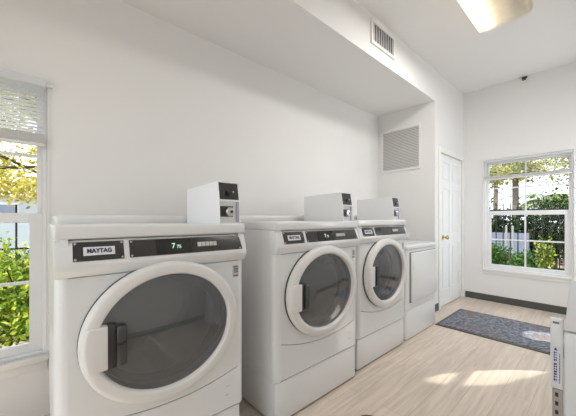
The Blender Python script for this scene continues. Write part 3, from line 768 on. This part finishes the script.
# sprinkler and two screws on the far wall
t = empty('sprinkler_head', (-0.722, YF, 3.105)); tag(t, 'small black sprinkler head on the far wall just under the ceiling', 'sprinkler')
bm = bmesh.new(); lathe_y(bm, [(0.038, -0.0005), (0.038, -0.004), (0.028, -0.010)], n=24); obj('escutcheon', bm, M['trimw'], t)
bm = bmesh.new(); add_tube(bm, [(0, -0.010, 0), (0, -0.055, 0.0)], 0.012, 10); add_box(bm, -0.030, 0.030, -0.062, -0.054, -0.006, 0.022); add_box(bm, -0.026, -0.012, -0.055, -0.02, -0.018, 0.004); obj('nozzle', bm, M['black'], t, bevel=0.002, seg=1)
for z, lab in ((2.905, 'upper of two small screws in the far wall left of the sprinkler'), (2.838, 'lower of two small screws in the far wall left of the sprinkler')):
    bm = bmesh.new(); lathe_y(bm, [(0.009, 0), (0.008, -0.005), (0.003, -0.007)], n=12)
    o = obj('wall_screw', bm, M['grille']); o.location = (-1.215, YF, z); tag(o, lab, 'screw', 'screws in the far wall')

# ------------------------------------------------------------------ outdoors
GZ = -0.15
bm = bmesh.new(); 
vs = [bm.verts.new(p) for p in ((-60, -30, GZ), (40, -30, GZ), (40, 60, GZ), (-60, 60, GZ))]; bm.faces.new(vs)
structure('ground', bm, M['ground'], smooth=0)

def add_leaf(bm, p, d, n, length, width):
    d = d.normalized(); s = d.cross(n)
    if s.length < 1e-4: s = d.orthogonal()
    s.normalize(); n = s.cross(d)
    q = [p - d * length / 2, p + s * width / 2 + n * width * 0.12, p + d * length / 2, p - s * width / 2 + n * width * 0.12]
    bm.faces.new([bm.verts.new(x) for x in q])
def rvec(rg):
    while True:
        v = Vector((rg.uniform(-1, 1), rg.uniform(-1, 1), rg.uniform(-1, 1)))
        if 0.05 < v.length < 1: return v
def crown(bm, rg, c, r, n, size, shell=0.55):
    c = Vector(c)
    for _ in range(n):
        v = rvec(rg); v = v.normalized() * (shell + (1 - shell) * rg.random()) * (0.85 + 0.3 * math.sin(5 * v.x + 7 * v.y + 4 * v.z))
        p = c + Vector((v.x * r[0], v.y * r[1], v.z * r[2]))
        if p.z < GZ + 0.02: continue
        s = size * rg.uniform(0.7, 1.3)
        add_leaf(bm, p, rvec(rg), rvec(rg), s, s * 0.55)
def shrub(x, y, r, h, n, size, m, label, group, seed):
    rg = random.Random(seed); root = empty('shrub', (x, y, GZ)); tag(root, label, 'shrub', group)
    bm = bmesh.new()
    for k in range(7):
        a = rg.uniform(0, 2 * PI); add_tube(bm, [(0, 0, 0), (0.25 * r * math.cos(a), 0.25 * r * math.sin(a), 0.4 * h), (0.7 * r * math.cos(a), 0.7 * r * math.sin(a), 0.8 * h)], [0.012, 0.009, 0.005], 5)
    obj('stems', bm, M['barkdark'], root)
    bm = bmesh.new()
    for k in range(6):
        a = rg.uniform(0, 2 * PI); q = rg.uniform(0.1, 0.5) * r; rr = r * rg.uniform(0.5, 0.7)
        crown(bm, rg, (q * math.cos(a), q * math.sin(a), h * rg.uniform(0.40, 0.62)), (rr, rr, h * rg.uniform(0.34, 0.44)), n // 6, size, 0.4)
    obj('foliage', bm, m, root, smooth=0, fix=False)
    return root
# crown() keeps leaves above GZ in world terms; inside a shrub the local ground is 0
G = 'sunlit shrubs outside the left window'
for i, (x, y, r, h, lab) in enumerate([(-3.55, 0.03, 0.60, 1.18, 'bright yellow green shrub behind the right side of the left window'),
                                       (-3.50, -1.02, 0.58, 1.15, 'bright yellow green shrub behind the middle of the left window'),
                                       (-3.55, -2.05, 0.58, 1.15, 'bright yellow green shrub past the left side of the left window'),
                                       (-4.85, -0.35, 0.80, 1.36, 'taller green shrub in the second row outside the left window'),
                                       (-4.85, -2.1, 0.80, 1.36, 'taller green shrub in the second row, beyond the photo edge')]):
    shrub(x, y, r, h, 8000, 0.056, M['leaf_shrub'], lab, G, 11 + i)

# fence outside the left window
def picket_fence(loc, rz, length, h, pitch, label, m, bar=0.012, rails=(0.15, 0.92)):
    root = empty('garden_fence', loc, rz); tag(root, label, 'fence')
    for f in rails: obj('rail', boxes((0, length, -0.015, 0.015, h * f - 0.018, h * f + 0.018)), m, root, smooth=0)
    n = int(length / pitch)
    bm = bmesh.new()
    for k in range(n): add_box(bm, k * pitch + 0.04, k * pitch + 0.04 + bar, -bar / 2, bar / 2, 0.02, h)
    obj('pickets', bm, m, root, smooth=0)
    for k in range(int(length / 2) + 1): obj('post', boxes((k * 2.0 - 0.025, k * 2.0 + 0.025, -0.026, 0.026, 0, h + 0.06)), m, root, smooth=0)
    return root
picket_fence((-7.2, -4.5, GZ), PI / 2, 6.0, 1.62, 0.30, 'dark picket fence beyond the shrubs outside the left window', M['black'], 0.03, (0.12, 0.5))

# pale house far beyond
t = empty('house', (-15.0, -2.5, GZ)); tag(t, 'pale house far beyond the left window', 'house')
obj('wall', boxes((-6, 0, -5, 6, 0, 2.25)), M['house'], t, smooth=0)
bm = bmesh.new(); add_prism(bm, [(0.1, -5.4, 2.24), (-3, -5.4, 2.9), (-6.1, -5.4, 2.24)], (0, 11.8, 0)); obj('roof', bm, M['roofing'], t, smooth=0)
for y in (-1.2, 0.6, 1.75):
    wf = obj('window', boxes((0.0, 0.04, y - 0.30, y + 0.30, 1.48, 1.98)), M['housetrim'], t, smooth=0)
    obj('pane', boxes((0.04, 0.05, y - 0.21, y + 0.21, 1.56, 1.90)), M['bluewall'], wf, smooth=0)

def tree(loc, h, r0, crowns, branches, lm, bm_, leaf, n, label, group, seed, lean=0.0):
    rg = random.Random(seed); root = empty('tree', loc); tag(root, label, 'tree', group)
    bm = bmesh.new()
    add_tube(bm, [(0, 0, -0.05), (0.05 * lean, 0, h * 0.3), (lean * 0.4, 0.03, h * 0.65), (lean, 0, h)], [r0 * 1.15, r0, r0 * 0.85, r0 * 0.6], 10)
    obj('trunk', bm, bm_, root)
    if branches:
        bm = bmesh.new()
        for a, b, mid, rr in branches: add_tube(bm, [a, mid, b], [rr, rr * 0.75, rr * 0.3], 6)
        obj('branches', bm, bm_, root)
    bm = bmesh.new()
    for c, r in crowns: crown(bm, rg, c, r, int(n), leaf, 0.3)
    if crowns: obj('foliage', bm, lm, root, smooth=0, fix=False)
    return root
# yellow-green tree whose branches hang before the sky outside the left window
rg = random.Random(21)
br = []
for k in range(16):
    z0 = rg.uniform(2.0, 4.0); y1 = rg.uniform(-3.0, 3.6); x1 = rg.uniform(-0.8, 2.4); z1 = z0 + rg.uniform(-0.7, 1.2)
    br.append(((0, 0, z0), (x1, y1, z1), (x1 * 0.45, y1 * 0.5, z0 + rg.uniform(-0.1, 0.6)), 0.05))
cr = [((rg.uniform(-0.6, 2.2), rg.uniform(-2.8, 3.4), rg.uniform(1.9, 4.6)), (0.75, 0.75, 0.42)) for _ in range(40)]
tree((-8.6, -2.2, GZ), 4.4, 0.16, cr, br, M['leaf_yellow'], M['barkdark'], 0.085, 520, 'yellow leaved tree with dark spreading branches outside the left window', 'trees outside', 5)
# hedge line of far greenery, low on the horizon behind the house
for i, (x, y) in enumerate([(-29, -13), (-30, -3), (-29, 7)]):
    tree((x, y, GZ), 2.4, 0.25, [((0, 0, 2.3), (3.4, 3.4, 1.5))], None, M['leaf_yellow'], M['bark'], 0.30, 1100, ['pale yellow tree far behind the house, left one', 'pale yellow tree far behind the house, middle one', 'pale yellow tree far behind the house, right one'][i], 'trees outside', 60 + i)

# ---- outside the far window
picket_fence((-4.2, 8.7, GZ), 0, 6.0, 1.75, 0.145, 'black iron picket fence outside the far window', M['black'], 0.018, (0.14, 0.90))
t = obj('garden_wall', boxes((-3.0, -1.22, 8.86, 8.96, GZ, 0.86)), M['bluewall'], smooth=0); tag(t, 'low bluish painted wall behind the fence outside the far window', 'wall')
for x, lab in ((-1.56, 'left of two pale concrete posts outside the far window'), (-1.44, 'right of two pale concrete posts outside the far window')):
    bm = boxes((-0.020, 0.020, -0.020, 0.020, 0, 1.20)); o = obj('concrete_post', bm, M['concrete'], bevel=0.006, seg=1); o.location = (x, 8.35, GZ); tag(o, lab, 'post', 'concrete posts outside')
tree((-1.74, 10.5, GZ), 6.5, 0.080, [((0, 0, 6.3), (0.9, 0.9, 0.8)), ((0.15, -0.25, 2.75), (0.75, 0.6, 0.42))], None, M['leaf_mixed'], M['bark'], 0.095, 1300, 'thick grey trunked tree in the left half of the far window', 'trees outside', 31, -0.05)
tree((-2.55, 12.0, GZ), 6.2, 0.070, [((0, 0, 6.0), (0.8, 0.8, 0.8)), ((0.1, 0, 2.95), (0.75, 0.7, 0.55))], None, M['leaf_mixed'], M['bark'], 0.095, 1200, 'slimmer tree at the left edge of the far window', 'trees outside', 32, 0.12)
tree((-0.7, 15.0, GZ), 3.4, 0.16, [((0, 0, 3.5), (1.9, 1.2, 1.4)), ((1.5, 0, 3.1), (1.2, 1, 1.1))], None, M['leaf_mixed'], M['barkdark'], 0.13, 1500, 'bushy yellow green tree behind the palms outside the far window', 'trees outside', 33)
tree((-4.6, 18.5, GZ), 3.2, 0.16, [((0, 0, 3.6), (1.9, 1.5, 1.5))], None, M['leaf_green'], M['barkdark'], 0.13, 1400, 'green tree far behind the left half of the far window', 'trees outside', 34)
# clipped hedge closing the view
t = empty('hedge', (-1.0, 9.45, GZ)); tag(t, 'dark green hedge across the back of the garden outside the far window', 'hedge')
rg = random.Random(9); bm = bmesh.new()
for k in range(9): crown(bm, rg, (-2.8 + 0.6 * k, rg.uniform(-0.05, 0.05), 0.86 + 0.05 * k * (k > 4)), (0.52, 0.36, 0.95), 2600, 0.085, 0.5)
obj('foliage', bm, M['leaf_dark'], t, smooth=0, fix=False)
bm = bmesh.new()
for k in range(9): add_tube(bm, [(-2.8 + 0.6 * k, 0, -0.02), (-2.8 + 0.6 * k, 0, 1.2)], 0.04, 6)
obj('stems', bm, M['barkdark'], t)
# palms
def palm(loc, h, n, length, label, seed):
    rg = random.Random(seed); root = empty('palm', loc); tag(root, label, 'palm', 'palms outside the far window')
    bm = bmesh.new(); add_tube(bm, [(0, 0, -0.03), (0.02, 0, h * 0.5), (0, 0, h)], [0.10, 0.085, 0.09], 10); obj('trunk', bm, M['bark'], root)
    for k in range(n):
        a = 2 * PI * k / n + rg.uniform(-0.2, 0.2); el = rg.uniform(0.1, 1.2); L = length * rg.uniform(0.8, 1.1)
        bm = bmesh.new(); pts = []
        for j in range(9):
            s = j / 8; rr = L * s * math.cos(el) * (1 - 0.15 * s); z = h + L * (math.sin(el) * s - 0.75 * s * s)
            pts.append(Vector((rr * math.cos(a), rr * math.sin(a), z)))
        add_tube(bm, pts, [0.012 - 0.001 * j for j in range(9)], 4)
        for j in range(1, 33):
            s = j / 33 * 8; i = min(int(s), 7); p = pts[i].lerp(pts[i + 1], s - i); d = (pts[i + 1] - pts[i]).normalized()
            side = d.cross(Vector((0, 0, 1))).normalized(); ll = L * 0.36 * math.sin(PI * (0.12 + 0.85 * j / 33)) + 0.05
            for sg in (-1, 1):
                dd = (d * 0.6 + side * sg - Vector((0, 0, 0.35))).normalized()
                add_leaf(bm, p + dd * ll / 2, dd, Vector((0, 0, 1)), ll, 0.035)
        obj('frond', bm, M['leaf_palm'], root, smooth=0, fix=False)
    return root
palm((-0.72, 11.3, GZ), 1.75, 14, 1.25, 'palm with arching fronds in the right half of the far window', 41)
palm((-1.45, 13.6, GZ), 2.0, 14, 1.2, 'taller palm just right of the middle of the far window', 42)
palm((1.15, 11.9, GZ), 1.9, 14, 1.3, 'palm at the right edge of the far window', 43)
G = 'shrubs outside the far window'
for i, (x, y, r, h, n, lm, lab) in enumerate([
        (-1.70, 7.75, 0.42, 0.86, 2200, 'leaf_green', 'low green shrub at the left bottom of the far window'),
        (-1.16, 7.45, 0.36, 0.80, 2000, 'leaf_green', 'low green shrub just left of the window middle bar'),
        (-0.84, 8.1, 0.22, 1.10, 420, 'leaf_shrub', 'thin yellow green shrub right of the window middle bar'),
        (-0.20, 8.1, 0.36, 0.95, 1300, 'leaf_green', 'dark green shrub in the right half of the far window'),
        (0.60, 8.0, 0.36, 0.95, 1300, 'leaf_green', 'dark green shrub past the right edge of the far window'),
        (-0.42, 7.15, 0.30, 0.42, 600, 'leaf_litter', 'dry yellowish ground shrub at the right bottom of the far window')]):
    shrub(x, y, r, h, n, 0.07, M[lm], lab, G, 80 + i)
rg = random.Random(77); bm = bmesh.new()
for _ in range(2600):
    p = Vector((rg.uniform(-2.6, 0.9), rg.uniform(5.6, 8.6), GZ + 0.012 + 0.03 * rg.random()))
    add_leaf(bm, p, Vector((rg.uniform(-1, 1), rg.uniform(-1, 1), rg.uniform(-0.25, 0.25))), Vector((0, 0, 1)), 0.07, 0.04)
t = obj('leaf_litter', bm, M['leaf_litter'], smooth=0, fix=False); tag(t, 'fallen leaves scattered on the ground outside the far window', 'leaf litter', kind='stuff')
